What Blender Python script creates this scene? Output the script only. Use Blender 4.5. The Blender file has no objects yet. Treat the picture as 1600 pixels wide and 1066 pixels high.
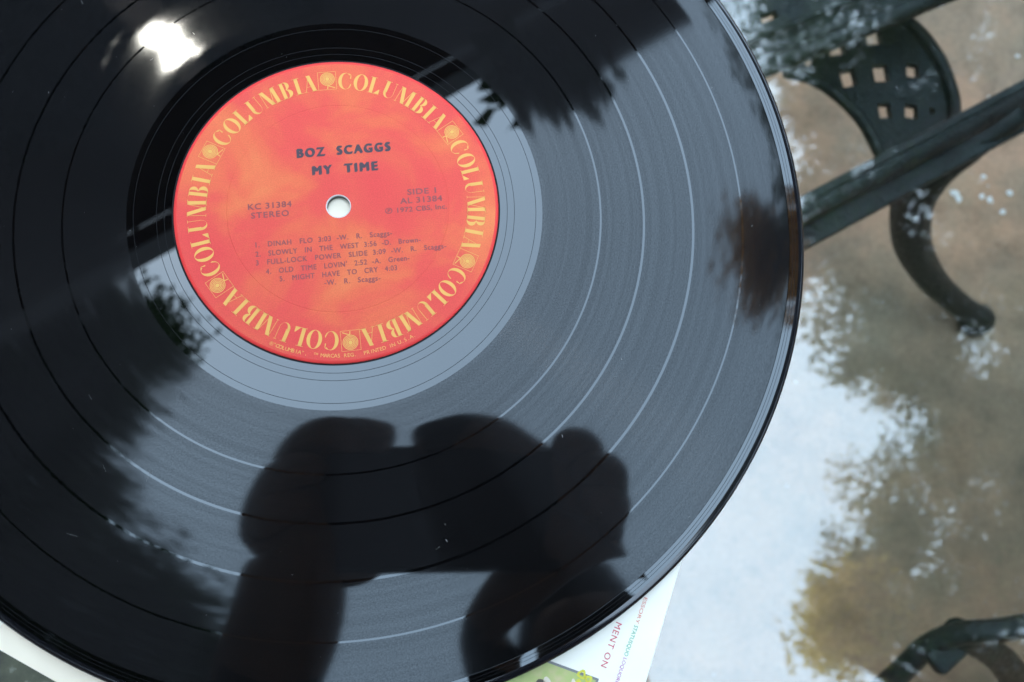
import bpy, bmesh, math, random
import numpy as np
from mathutils import Vector, Matrix, Quaternion
R_ = math.radians
rng = np.random.default_rng(7)
random.seed(7)
SC = bpy.context.scene
COL = SC.collection

# ------------------------------------------------------------------ camera
CAM_POS = Vector((0.03557, -0.09766, 0.24779))
CAM_ROT = Matrix(((0.99703, -0.01674, -0.07521), (0.0, 0.97612, -0.21721), (0.07705, 0.21657, 0.97322)))
cd = bpy.data.cameras.new('camera')
cam = bpy.data.objects.new('camera', cd); COL.objects.link(cam)
cam.matrix_world = Matrix.Translation(CAM_POS) @ CAM_ROT.to_4x4()
cd.sensor_fit = 'HORIZONTAL'; cd.sensor_width = 36.0
cd.lens = 1289.2 / 1600 * 36
cd.clip_start = 0.003; cd.clip_end = 500
cd.dof.use_dof = True; cd.dof.focus_distance = 0.262; cd.dof.aperture_fstop = 12.5
SC.camera = cam

# ------------------------------------------------------------------ sky and sun
SUN_EL, SUN_AZ = 55.0, -31.9                # azimuth from +Y towards +X
sdir = Vector((math.sin(R_(SUN_AZ)) * math.cos(R_(SUN_EL)), math.cos(R_(SUN_AZ)) * math.cos(R_(SUN_EL)), math.sin(R_(SUN_EL))))
W = bpy.data.worlds.new('World'); SC.world = W; W.use_nodes = True
nt = W.node_tree; N = nt.nodes; Lk = nt.links
for n in list(N): N.remove(n)
out = N.new('ShaderNodeOutputWorld'); bg = N.new('ShaderNodeBackground')
sky = N.new('ShaderNodeTexSky'); sky.sky_type = 'NISHITA'; sky.sun_disc = False
sky.sun_elevation = R_(SUN_EL); sky.sun_rotation = R_(SUN_AZ % 360)
sky.air_density = 1.0; sky.dust_density = 2.0; sky.ozone_density = 1.0
tc = N.new('ShaderNodeTexCoord')
cl = N.new('ShaderNodeTexNoise'); cl.inputs['Scale'].default_value = 2.2; cl.inputs['Detail'].default_value = 5
ramp = N.new('ShaderNodeMapRange'); ramp.inputs['From Min'].default_value = 0.3; ramp.inputs['From Max'].default_value = 0.7
ramp.inputs['To Min'].default_value = 0.62; ramp.inputs['To Max'].default_value = 0.80
mix = N.new('ShaderNodeMix'); mix.data_type = 'RGBA'
mix.inputs['B'].default_value = (9.0, 11.8, 14.9, 1)      # thin bright cloud over the blue
Lk.new(tc.outputs['Generated'], cl.inputs['Vector']); Lk.new(cl.outputs['Fac'], ramp.inputs['Value'])
Lk.new(ramp.outputs['Result'], mix.inputs['Factor']); Lk.new(sky.outputs['Color'], mix.inputs['A'])
Lk.new(mix.outputs['Result'], bg.inputs['Color']); bg.inputs['Strength'].default_value = 0.1
Lk.new(bg.outputs['Background'], out.inputs['Surface'])
sl = bpy.data.lights.new('sun', 'SUN'); sl.energy = 0.5; sl.angle = R_(10); sl.color = (1, 0.90, 0.76)
sun = bpy.data.objects.new('sun', sl); COL.objects.link(sun)
sun.rotation_euler = (-sdir).to_track_quat('-Z', 'Y').to_euler(); sun.location = sdir * 20

SC.view_settings.view_transform = 'Standard'; SC.view_settings.look = 'None'
SC.view_settings.exposure = 2.77; SC.view_settings.gamma = 1.0
SC.view_settings.use_curve_mapping = False
cy = SC.cycles
cy.max_bounces = 7; cy.diffuse_bounces = 3; cy.transparent_max_bounces = 16; cy.glossy_bounces = 4
cy.use_denoising = True
try:
    cy.denoiser = 'OPENIMAGEDENOISE'; cy.denoising_input_passes = 'RGB_ALBEDO_NORMAL'; cy.denoising_prefilter = 'ACCURATE'
except Exception: pass

# ------------------------------------------------------------------ helpers
def setp(o, label=None, cat=None, group=None, kind=None):
    if label: o['label'] = label
    if cat: o['category'] = cat
    if group: o['group'] = group
    if kind: o['kind'] = kind
    return o
def empty(name, loc, label, cat, group=None):
    o = bpy.data.objects.new(name, None); COL.objects.link(o); o.location = loc; o.empty_display_size = 0.05
    return setp(o, label, cat, group)
def link(name, me, mat, parent=None):
    o = bpy.data.objects.new(name, me); COL.objects.link(o)
    if mat is not None:
        me.materials.clear(); me.materials.append(mat)
    if parent is not None:
        o.parent = parent                      # meshes are authored in world space; undo the parent's offset
        o.matrix_parent_inverse = world_of(parent).inverted()
    return o
def world_of(o):
    m = Matrix.LocRotScale(o.location, o.rotation_euler.to_quaternion(), o.scale)
    return world_of(o.parent) @ o.matrix_parent_inverse @ m if o.parent else m
def mesh(name, v, f, smooth=False):
    me = bpy.data.meshes.new(name); me.from_pydata([tuple(map(float, p)) for p in v], [], [tuple(map(int, q)) for q in f]); me.update()
    if smooth:
        me.polygons.foreach_set('use_smooth', [True] * len(me.polygons))
    return me
def lathe(name, prof, mat, parent, seg=360, smooth=True, z0=0.0):
    v, f = [], []
    for k in range(seg):
        a = 2 * math.pi * k / seg; c, s = math.cos(a), math.sin(a)
        for r, z in prof: v.append((r * c, r * s, z + z0))
    n = len(prof)
    for k in range(seg):
        k2 = (k + 1) % seg
        for i in range(n - 1): f.append((k * n + i, k2 * n + i, k2 * n + i + 1, k * n + i + 1))
    me = mesh(name, v, f, smooth)
    o = link(name, me, mat, parent); fixn(me); return o
def fixn(me):
    bm = bmesh.new(); bm.from_mesh(me); bmesh.ops.recalc_face_normals(bm, faces=bm.faces); bm.to_mesh(me); bm.free(); me.update()
def tube_geo(pts, rad, seg=12, cap=True):
    pts = [Vector(p) for p in pts]; n = len(pts)
    rad = [rad] * n if not hasattr(rad, '__len__') else rad
    v, f = [], []; prev = None
    for i, p in enumerate(pts):
        t = (pts[min(i + 1, n - 1)] - pts[max(i - 1, 0)]).normalized()
        if prev is None:
            a = t.orthogonal().normalized()
        else:
            a = (prev - t * prev.dot(t)).normalized()
        prev = a; b = t.cross(a)
        for k in range(seg):
            w = 2 * math.pi * k / seg; v.append(p + (a * math.cos(w) + b * math.sin(w)) * rad[i])
    for i in range(n - 1):
        for k in range(seg):
            k2 = (k + 1) % seg; f.append((i * seg + k, i * seg + k2, (i + 1) * seg + k2, (i + 1) * seg + k))
    if cap:
        f.append(tuple(range(seg))[::-1]); f.append(tuple((n - 1) * seg + k for k in range(seg)))
    return v, f
def tube(name, pts, rad, mat, parent, seg=12, smooth=True):
    v, f = tube_geo(pts, rad, seg); me = mesh(name, v, f, smooth); fixn(me); return link(name, me, mat, parent)
def smooth_path(pts, m=6):
    P = [np.array(p, float) for p in pts]; P = [2 * P[0] - P[1]] + P + [2 * P[-1] - P[-2]]; o = []
    for i in range(1, len(P) - 2):
        for k in range(m):
            t = k / m; a, b, c, d = P[i - 1:i + 3]
            o.append(tuple(0.5 * (2 * b + (c - a) * t + (2 * a - 5 * b + 4 * c - d) * t * t + (3 * b - a - 3 * c + d) * t ** 3)))
    o.append(tuple(P[-2])); return o
def box_geo(c, ux, uy, uz, hx, hy, hz):
    c, ux, uy, uz = Vector(c), Vector(ux), Vector(uy), Vector(uz); v = []
    for k in range(8):
        v.append(c + ux * hx * (1 if k & 1 else -1) + uy * hy * (1 if k & 2 else -1) + uz * hz * (1 if k & 4 else -1))
    f = [(0, 2, 3, 1), (4, 5, 7, 6), (0, 1, 5, 4), (2, 6, 7, 3), (0, 4, 6, 2), (1, 3, 7, 5)]
    return v, f
def boxo(name, c, ux, uy, uz, hx, hy, hz, mat, parent, bev=0.0):
    v, f = box_geo(c, ux, uy, uz, hx, hy, hz); me = mesh(name, v, f); fixn(me)
    if bev:
        bm = bmesh.new(); bm.from_mesh(me)
        bmesh.ops.bevel(bm, geom=list(bm.edges), offset=bev, segments=2, affect='EDGES', profile=0.5); bm.to_mesh(me); bm.free()
    return link(name, me, mat, parent)
def plate(name, outer, holes, z0, z1, mat, parent, bevel=0.0):
    cu = bpy.data.curves.new(name, 'CURVE'); cu.dimensions = '2D'; cu.fill_mode = 'BOTH'
    cu.extrude = (z1 - z0) / 2 - bevel; cu.bevel_depth = bevel; cu.bevel_resolution = 1
    for loop in [outer] + list(holes):
        s = cu.splines.new('POLY'); s.points.add(len(loop) - 1); s.use_cyclic_u = True
        for p, q in zip(s.points, loop): p.co = (q[0], q[1], 0, 1)
    t = bpy.data.objects.new(name, cu); COL.objects.link(t)
    dg = bpy.context.evaluated_depsgraph_get(); me = bpy.data.meshes.new_from_object(t.evaluated_get(dg)); me.name = name
    bpy.data.objects.remove(t); bpy.data.curves.remove(cu)
    me.transform(Matrix.Translation((0, 0, (z0 + z1) / 2)))
    return link(name, me, mat, parent)
# ------------------------------------------------------------------ material helpers
def newmat(name):
    m = bpy.data.materials.new(name); m.use_nodes = True; t = m.node_tree
    for n in list(t.nodes): t.nodes.remove(n)
    o = t.nodes.new('ShaderNodeOutputMaterial'); return m, t, t.nodes, t.links, o
def principled(name, col, rough=0.5, **kw):
    m, t, n, l, o = newmat(name); p = n.new('ShaderNodeBsdfPrincipled')
    p.inputs['Base Color'].default_value = (*col, 1); p.inputs['Roughness'].default_value = rough
    for k, v in kw.items(): p.inputs[k].default_value = v
    l.new(p.outputs[0], o.inputs[0]); return m, n, l, p
def noise(n, l, scale, detail=4, rough=0.55, coord='Object', dist=0.0):
    tcn = n.new('ShaderNodeTexCoord'); x = n.new('ShaderNodeTexNoise')
    x.inputs['Scale'].default_value = scale; x.inputs['Detail'].default_value = detail
    x.inputs['Roughness'].default_value = rough; x.inputs['Distortion'].default_value = dist
    l.new(tcn.outputs[coord], x.inputs['Vector']); return x
def cramp(n, l, src, stops):
    r = n.new('ShaderNodeValToRGB'); e = r.color_ramp.elements
    while len(e) > 1: e.remove(e[-1])
    e[0].position = stops[0][0]; e[0].color = (*stops[0][1], 1)
    for p, c in stops[1:]:
        k = e.new(p); k.color = (*c, 1)
    l.new(src, r.inputs[0]); return r

# vinyl: smooth (dead wax, gaps, rim) and grooved
def vinyl(name, spec, rough, groove):
    m, n, l, p = principled(name, (0.0018, 0.0018, 0.002), rough, IOR=1.54)
    p.inputs['Specular IOR Level'].default_value = spec
    p.inputs['Specular Tint'].default_value = (0.88, 0.96, 1.0, 1)
    tco = n.new('ShaderNodeTexCoord'); sep = n.new('ShaderNodeSeparateXYZ'); l.new(tco.outputs['Object'], sep.inputs[0])
    cmb = n.new('ShaderNodeCombineXYZ'); l.new(sep.outputs[0], cmb.inputs[0]); l.new(sep.outputs[1], cmb.inputs[1])
    ln = n.new('ShaderNodeVectorMath'); ln.operation = 'LENGTH'; l.new(cmb.outputs[0], ln.inputs[0])
    if groove:
        nz = n.new('ShaderNodeTexNoise'); nz.noise_dimensions = '1D'; nz.inputs['Scale'].default_value = 420; nz.inputs['Detail'].default_value = 6
        nz.inputs['Roughness'].default_value = 0.62
        l.new(ln.outputs['Value'], nz.inputs['W'])
        grain = n.new('ShaderNodeTexNoise'); grain.inputs['Scale'].default_value = 2200; grain.inputs['Detail'].default_value = 2
        l.new(tco.outputs['Object'], grain.inputs['Vector'])
        mr = n.new('ShaderNodeMapRange'); mr.inputs['From Min'].default_value = 0.3; mr.inputs['From Max'].default_value = 0.7
        mr.inputs['To Min'].default_value = spec * 0.90; mr.inputs['To Max'].default_value = spec * 1.10
        l.new(nz.outputs['Fac'], mr.inputs['Value'])
        mg = n.new('ShaderNodeMapRange'); mg.inputs['From Min'].default_value = 0.25; mg.inputs['From Max'].default_value = 0.75
        mg.inputs['To Min'].default_value = 0.70; mg.inputs['To Max'].default_value = 1.30
        l.new(grain.outputs['Fac'], mg.inputs['Value'])
        mu = n.new('ShaderNodeMath'); mu.operation = 'MULTIPLY'; l.new(mr.outputs[0], mu.inputs[0]); l.new(mg.outputs[0], mu.inputs[1])
        l.new(mu.outputs[0], p.inputs['Specular IOR Level'])
        # a weak wide lobe, spread only across the grooves (radially)
        gl = n.new('ShaderNodeBsdfAnisotropic'); gl.distribution = 'GGX'
        gl.inputs['Color'].default_value = (0.0036, 0.0036, 0.0038, 1); gl.inputs['Roughness'].default_value = 0.17
        gl.inputs['Anisotropy'].default_value = 0.93
        tg = n.new('ShaderNodeTangent'); tg.direction_type = 'RADIAL'; tg.axis = 'Z'; l.new(tg.outputs[0], gl.inputs['Tangent']); l.new(tg.outputs[0], p.inputs['Tangent']); p.inputs['Anisotropic'].default_value = 1.0
        ad = n.new('ShaderNodeAddShader'); l.new(p.outputs[0], ad.inputs[0]); l.new(gl.outputs[0], ad.inputs[1])
        o = [x for x in n if x.type == 'OUTPUT_MATERIAL'][0]; l.new(ad.outputs[0], o.inputs[0])
    return m
M = {}
M['wax'] = vinyl('dead_wax_vinyl', 0.56, 0.012, False)
M['groove'] = vinyl('grooved_vinyl', 0.25, 0.034, True)
M['edge'] = principled('vinyl_edge', (0.006, 0.006, 0.008), 0.12, IOR=1.54)[0]
M['runout'] = principled('runout_groove_shadow', (0.004, 0.004, 0.005), 0.6, **{'Specular IOR Level': 0.15})[0]

# label paper
m, n, l, p = principled('label_paper', (0.7, 0.2, 0.11), 0.6, **{'Specular IOR Level': 0.12}); M['label'] = m
n1 = noise(n, l, 32, 4, 0.55, dist=0.5); n2 = noise(n, l, 2600, 2)
r1 = cramp(n, l, n1.outputs['Fac'], [(0.28, (0.66, 0.062, 0.060)), (0.45, (0.68, 0.082, 0.062)), (0.57, (0.70, 0.130, 0.062)), (0.74, (0.72, 0.195, 0.072))])
mx = n.new('ShaderNodeMix'); mx.data_type = 'RGBA'; mx.blend_type = 'MULTIPLY'; mx.inputs['Factor'].default_value = 0.35
r2 = cramp(n, l, n2.outputs['Fac'], [(0.3, (0.7, 0.7, 0.7)), (0.7, (1.2, 1.2, 1.2))])
l.new(r1.outputs[0], mx.inputs['A']); l.new(r2.outputs[0], mx.inputs['B']); l.new(mx.outputs['Result'], p.inputs['Base Color'])
bp = n.new('ShaderNodeBump'); bp.inputs['Strength'].default_value = 0.12; bp.inputs['Distance'].default_value = 0.0002
l.new(n2.outputs['Fac'], bp.inputs['Height']); l.new(bp.outputs[0], p.inputs['Normal'])
M['label_rim'] = principled('label_rim_red', (0.70, 0.045, 0.04), 0.5, **{'Specular IOR Level': 0.2})[0]
M['yellow'] = principled('yellow_print', (0.72, 0.385, 0.105), 0.6, **{'Specular IOR Level': 0.1})[0]
M['ink'] = principled('dark_ink', (0.075, 0.055, 0.065), 0.6, **{'Specular IOR Level': 0.15})[0]
M['ink2'] = principled('grey_violet_ink', (0.24, 0.075, 0.075), 0.6, **{'Specular IOR Level': 0.15})[0]
M['hole_paper'] = principled('torn_paper_edge', (0.78, 0.70, 0.66), 0.8)[0]
M['dust'] = principled('dust', (0.22, 0.22, 0.21), 0.9)[0]

# ================================================================== SETTING: ground
m, n, l, p = principled('patio_concrete', (0.2, 0.17, 0.14), 0.85)
a = noise(n, l, 3.2, 8, 0.62); b = noise(n, l, 17, 8, 0.65); c = noise(n, l, 160, 4, 0.6)
ra = cramp(n, l, a.outputs['Fac'], [(0.30, (0.200, 0.155, 0.110)), (0.46, (0.270, 0.180, 0.120)), (0.56, (0.37, 0.215, 0.135)), (0.72, (0.28, 0.215, 0.143))])
rb = cramp(n, l, b.outputs['Fac'], [(0.28, (0.55, 0.55, 0.52)), (0.5, (0.95, 0.95, 0.95)), (0.75, (1.25, 1.2, 1.15))])
rc = cramp(n, l, c.outputs['Fac'], [(0.3, (0.8, 0.8, 0.8)), (0.7, (1.15, 1.15, 1.15))])
x1 = n.new('ShaderNodeMix'); x1.data_type = 'RGBA'; x1.blend_type = 'MULTIPLY'; x1.inputs['Factor'].default_value = 0.9
l.new(ra.outputs[0], x1.inputs['A']); l.new(rb.outputs[0], x1.inputs['B'])
x2 = n.new('ShaderNodeMix'); x2.data_type = 'RGBA'; x2.blend_type = 'MULTIPLY'; x2.inputs['Factor'].default_value = 0.8
l.new(x1.outputs['Result'], x2.inputs['A']); l.new(rc.outputs[0], x2.inputs['B']); l.new(x2.outputs['Result'], p.inputs['Base Color'])
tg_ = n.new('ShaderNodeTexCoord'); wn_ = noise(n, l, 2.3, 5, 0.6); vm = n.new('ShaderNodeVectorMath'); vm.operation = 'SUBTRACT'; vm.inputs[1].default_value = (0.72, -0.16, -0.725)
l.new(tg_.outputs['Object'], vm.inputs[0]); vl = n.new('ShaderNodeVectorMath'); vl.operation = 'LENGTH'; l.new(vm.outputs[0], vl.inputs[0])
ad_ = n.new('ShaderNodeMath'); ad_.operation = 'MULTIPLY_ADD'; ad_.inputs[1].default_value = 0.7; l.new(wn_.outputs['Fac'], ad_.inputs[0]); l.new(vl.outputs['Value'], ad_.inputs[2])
dr_ = cramp(n, l, ad_.outputs[0], [(0.46, (0.46, 0.47, 0.42)), (0.64, (0.66, 0.67, 0.61)), (0.82, (1.0, 1.0, 1.0))])  # shade on the ground painted into its colour, darkest around one spot
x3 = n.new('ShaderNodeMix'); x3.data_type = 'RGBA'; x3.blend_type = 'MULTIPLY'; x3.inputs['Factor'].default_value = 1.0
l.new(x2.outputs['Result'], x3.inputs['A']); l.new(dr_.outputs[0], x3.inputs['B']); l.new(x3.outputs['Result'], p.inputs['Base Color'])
bp = n.new('ShaderNodeBump'); bp.inputs['Strength'].default_value = 0.5; bp.inputs['Distance'].default_value = 0.004
l.new(b.outputs['Fac'], bp.inputs['Height']); l.new(bp.outputs[0], p.inputs['Normal'])
GZ = -0.725
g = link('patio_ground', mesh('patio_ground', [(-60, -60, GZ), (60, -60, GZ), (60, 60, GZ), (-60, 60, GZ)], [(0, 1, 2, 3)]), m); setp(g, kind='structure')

# pale paint drips and grit on the patio: uncountable
v, f = [], []
spots = [(0.6967, 0.3292, .006), (0.6337, 0.3541, .004), (0.7442, 0.3217, .005), (0.7341, 0.3259, .004), (0.6879, 0.5578, .004), (0.8122, 0.5345, .004), (0.7395, 0.3532, .004), (0.7595, 0.3043, .005), (0.7721, 0.3316, .005), (0.701, 0.321, .006)]
for k in range(260):
    spots.append((rng.uniform(-0.6, 1.3), rng.uniform(-0.6, 1.1), 0.0007 + 0.0022 * rng.random() ** 3))
for (x, y, r) in spots:
    k0 = len(v); nn = 7
    for i in range(nn):
        aa = 2 * math.pi * i / nn; q = r * rng.uniform(0.6, 1.25); v.append((x + q * math.cos(aa), y + q * math.sin(aa), GZ + 0.001))
    v.append((x, y, GZ + 0.0028))
    for i in range(nn): f.append((k0 + i, k0 + (i + 1) % nn, k0 + nn))
pf = link('paint_flecks', mesh('paint_flecks', v, f), principled('pale_fleck', (0.55, 0.53, 0.5), 0.7)[0])
setp(pf, 'pale paint drips and grit flecks scattered over the patio', 'flecks', kind='stuff')

# ================================================================== glass table
iron, n, l, p = principled('green_cast_iron', (0.02, 0.035, 0.035), 0.42, **{'Specular IOR Level': 0.25})
a = noise(n, l, 45, 6, 0.7); b = noise(n, l, 260, 3, 0.6)
r = cramp(n, l, a.outputs['Fac'], [(0.35, (0.002, 0.0045, 0.0045)), (0.56, (0.004, 0.0085, 0.009)), (0.69, (0.010, 0.016, 0.017)), (0.78, (0.12, 0.14, 0.14))])
l.new(r.outputs[0], p.inputs['Base Color'])
rr = cramp(n, l, b.outputs['Fac'], [(0.3, (0.3, 0.3, 0.3)), (0.7, (0.6, 0.6, 0.6))]); l.new(rr.outputs[0], p.inputs['Roughness'])
bp = n.new('ShaderNodeBump'); bp.inputs['Strength'].default_value = 0.7; bp.inputs['Distance'].default_value = 0.003
l.new(b.outputs['Fac'], bp.inputs['Height']); l.new(bp.outputs[0], p.inputs['Normal'])
M['iron'] = iron
# clear float glass: each face reflects by its angle and lets the rest through
gm, t, n, l, o = newmat('clear_glass'); M['glass'] = gm
lw = n.new('ShaderNodeLayerWeight'); lw.inputs['Blend'].default_value = 0.5
pw = n.new('ShaderNodeMath'); pw.operation = 'POWER'; pw.inputs[1].default_value = 5; l.new(lw.outputs['Facing'], pw.inputs[0])
ma = n.new('ShaderNodeMath'); ma.operation = 'MULTIPLY_ADD'; ma.inputs[1].default_value = 0.95; ma.inputs[2].default_value = 0.056; l.new(pw.outputs[0], ma.inputs[0])
tr = n.new('ShaderNodeBsdfTransparent'); tr.inputs[0].default_value = (0.95, 0.975, 0.965, 1)
gl = n.new('ShaderNodeBsdfGlossy'); gl.inputs['Roughness'].default_value = 0.008; gl.inputs[0].default_value = (1, 0.98, 0.945, 1)
# thin dust film: a little pale scatter in patches
df = n.new('ShaderNodeBsdfDiffuse'); df.inputs[0].default_value = (0.7, 0.72, 0.72, 1)
gn = noise(n, l, 28, 7, 0.7); gr = n.new('ShaderNodeMapRange'); gr.inputs['From Min'].default_value = 0.42; gr.inputs['From Max'].default_value = 0.8
gr.inputs['To Min'].default_value = 0.0; gr.inputs['To Max'].default_value = 0.003; l.new(gn.outputs['Fac'], gr.inputs['Value'])
ms = n.new('ShaderNodeMixShader'); l.new(ma.outputs[0], ms.inputs[0]); l.new(tr.outputs[0], ms.inputs[1]); l.new(gl.outputs[0], ms.inputs[2])
md = n.new('ShaderNodeMixShader'); l.new(gr.outputs[0], md.inputs[0]); l.new(ms.outputs[0], md.inputs[1]); l.new(df.outputs[0], md.inputs[2])
l.new(md.outputs[0], o.inputs[0])

table = empty('glass_table', (0.15, 0.09, GZ), 'clear glass topped garden table with dark green cast iron base', 'table')
GT = -0.0062
def rrect(x0, x1, y0, y1, r, k=10):
    pts = []
    for cx, cy_, a0 in ((x1 - r, y1 - r, 0), (x0 + r, y1 - r, 90), (x0 + r, y0 + r, 180), (x1 - r, y0 + r, 270)):
        for i in range(k + 1):
            a = R_(a0 + 90 * i / k); pts.append((cx + r * math.cos(a), cy_ + r * math.sin(a)))
    return pts
plate('glass_top', rrect(-0.66, 0.96, -0.42, 0.62, 0.14), [], GT - 0.006, GT, M['glass'], table)
# stretcher bar seen through the glass, with its rolled top and lower lip
def bar(p0, p1, r, lip):
    p0, p1 = Vector(p0), Vector(p1); b = tube('stretcher_bar', [p0, p1], r, M['iron'], table, 14)
    d = (p1 - p0).normalized(); s = Vector((0, 0, 1)).cross(d).normalized(); c = (p0 + p1) / 2 - s * (r + lip * 0.3) - Vector((0, 0, r * 1.0))
    boxo('lip', c, d, s, (0, 0, 1), (p1 - p0).length / 2, lip, 0.005, M['iron'], b, 0.002)
    return b
u1 = Vector((0.1925, 0.106, 0)).normalized(); b0 = Vector((0.297, 0.1305, -0.32))
bar(b0 - u1 * 0.62, b0 + u1 * 0.54, 0.0098, 0.0115)
boxo('bar_rib', b0 + u1 * 0.0 + Vector((-0.004, 0.006, 0.0075)), u1, u1.cross(Vector((0, 0, 1))), (0, 0, 1), 0.55, 0.0035, 0.003, M['iron'], table, 0.0015)
legp = [(0.4835, 0.2235, -0.325), (0.4506, 0.2052, -0.34), (0.4354, 0.1913, -0.37), (0.4532, 0.1842, -0.43), (0.4999, 0.1763, -0.51), (0.5656, 0.1684, -0.59), (0.6397, 0.1595, -0.66), (0.695, 0.1537, -0.703)]
sp = smooth_path(legp, 6)
rads = np.interp(np.linspace(0, 1, len(sp)), [0, .15, .35, .55, .8, .93, 1], [.013, .018, .0185, .018, .0145, .0145, .0165])
def leg(pts, rads, foot=True):
    lg = tube('leg', pts, list(rads), M['iron'], table, 14)
    if foot:
        e = Vector(pts[-1]); v, f = tube_geo([(e.x, e.y, GZ + 0.001), (e.x, e.y, GZ + 0.008), (e.x, e.y, GZ + 0.024), (e.x, e.y, GZ + 0.034)], [0.015, 0.0205, 0.019, 0.010], 16)
        me = mesh('foot', v, f, True); link('foot', me, M['iron'], lg)
    return lg
leg(sp, rads)
for sx, sy in ((-1, 1), (-1, -1), (1, -1)):          # the other legs of the base, out of the picture
    q = [(0.15 + sx * (x - 0.15), 0.06 + sy * (y - 0.06) - (0.12 if sy < 0 else 0), z) for x, y, z in sp]
    if (sx, sy) == (1, -1): continue
    leg(q, rads)
tube('stretcher_bar', [(-0.1835, 0.27, -0.326), (-0.1835, -0.27, -0.326)], 0.0115, M['iron'], table, 14)      # ties the legs at the far end to the long bar
for (x, y) in ((0.83, 0.42), (-0.25, -0.17), (-0.40, 0.45)):
    tube('support_post', [(x, y, GZ + 0.002 if x < 0 else -0.32), (x, y, GT - 0.0075)], 0.012, M['iron'], table, 12)
# perforated bracket: crescent plate with square holes and a raised bead along both arcs
co = [(0.4161, 0.3403), (0.4325, 0.3298), (0.4454, 0.3142), (0.4554, 0.2948), (0.4611, 0.2742), (0.4633, 0.2543), (0.4592, 0.2303), (0.447, 0.205)]
ci = [(0.3177, 0.2775), (0.3365, 0.2735), (0.3543, 0.2635), (0.3699, 0.2486), (0.3814, 0.2331), (0.3905, 0.2118), (0.3955, 0.1946), (0.397, 0.18)]
so = [p[:2] for p in smooth_path([(x, y, 0) for x, y in co], 4)]; si = [p[:2] for p in smooth_path([(x, y, 0) for x, y in ci], 4)]
holes = []
for (x, y, s, a) in [(0.3642, 0.3059, .0072, 8), (0.3987, 0.3175, .0070, 4), (0.3724, 0.2758, .0066, 12), (0.402, 0.2819, .0068, 5), (0.4306, 0.2857, .0056, -4), (0.4019, 0.2464, .0056, 4), (0.4252, 0.2468, .0056, -6), (0.3381, 0.293, .005, 30), (0.4440, 0.2480, .0022, 0)]:
    h = []
    for i in range(4):
        w = R_(45 + 90 * i + a); h.append((x + s * 1.41 * math.cos(w), y + s * 1.2 * 1.41 * math.sin(w)))
    holes.append(h)
br = plate('lattice_bracket', so + si[::-1] + [(0.315, 0.305), (0.38, 0.36)], holes, -0.376, -0.369, M['iron'], table)
tube('bead', [(x, y, -0.368) for x, y in so], 0.0058, M['iron'], br, 10)
tube('bead', [(x, y, -0.368) for x, y in si], 0.0050, M['iron'], br, 10)
# upper plate of the base with a rolled edge
d0, d1 = Vector((0.1617, 0.1890, -0.30)), Vector((0.62, 0.4040, -0.30))
hp = []
for (x, y) in ((-0.0065, -0.0024), (0.0065, 0.0037), (0.0045, 0.0100), (-0.0085, 0.0039)): hp.append((0.2792 + x, 0.283 + y))
dp = plate('upper_plate', [(0.1617, 0.192), (0.2622, 0.2405), (0.4227, 0.3155), (0.62, 0.407), (0.62, 0.50), (0.10, 0.47), (0.10, 0.21)], [hp], -0.312, -0.305, M['iron'], table)
tube('rolled_edge', [d0, d1], 0.0075, M['iron'], dp, 12)
off = Vector((-0.010, 0.022, 0.001)); tube('rolled_edge', [d0 + off, d1 + off], 0.0030, M['iron'], dp, 10)
# far leg at the lower right, split in two curves
e1 = smooth_path([(0.3631, -0.2344, -0.42), (0.3833, -0.2088, -0.4), (0.397, -0.1867, -0.38), (0.4109, -0.1753, -0.36), (0.4339, -0.1721, -0.35), (0.4935, -0.166, -0.35), (0.72, -0.15, -0.33), (0.80, -0.20, -0.20), (0.82, -0.22, GT - 0.012)], 6)
lg = tube('leg', e1, 0.0085, M['iron'], table, 12)
e2 = smooth_path([(0.412, -0.175, -0.365), (0.4575, -0.1924, -0.4), (0.5073, -0.2176, -0.45), (0.5893, -0.2692, -0.55), (0.68, -0.31, -0.66), (0.72, -0.33, GZ + 0.012)], 6)
tube('leg', e2, list(np.linspace(0.011, 0.015, len(e2))), M['iron'], table, 12)
boxo('leg_web', (0.408, -0.1895, -0.375), (0.8, 0.6, 0), (-0.6, 0.8, 0), (0, 0, 1), 0.016, 0.010, 0.006, M['iron'], lg, 0.003)

# ================================================================== printed sleeves under the record
def paper_mat(name, col):
    m, n, l, p = principled(name, col, 0.55); a = noise(n, l, 30, 5); r = cramp(n, l, a.outputs['Fac'], [(0.3, tuple(c * 0.95 for c in col)), (0.7, tuple(min(1, c * 1.03) for c in col))])
    l.new(r.outputs[0], p.inputs['Base Color']); return m
def sheet(name, cx, cy_, w, h, ang, z0, z1, mat, label, cat):
    e = empty(name, (cx, cy_, z0), label, cat)
    ca, sa = math.cos(R_(ang)), math.sin(R_(ang)); ux, uy = Vector((ca, sa, 0)), Vector((-sa, ca, 0))
    boxo('card', (cx, cy_, (z0 + z1) / 2), ux, uy, (0, 0, 1), w / 2, h / 2, (z1 - z0) / 2, mat, e, 0.0004)
    return e, ux, uy
def text_mesh(name, s, size=1.0, bold=0.0, spacing=1.0):
    cu = bpy.data.curves.new(name, 'FONT'); cu.body = s; cu.size = size; cu.offset = bold; cu.space_character = spacing; cu.resolution_u = 3
    t = bpy.data.objects.new(name, cu); COL.objects.link(t); dg = bpy.context.evaluated_depsgraph_get()
    me = bpy.data.meshes.new_from_object(t.evaluated_get(dg)); bpy.data.objects.remove(t); bpy.data.curves.remove(cu); me.name = name
    return me
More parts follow.
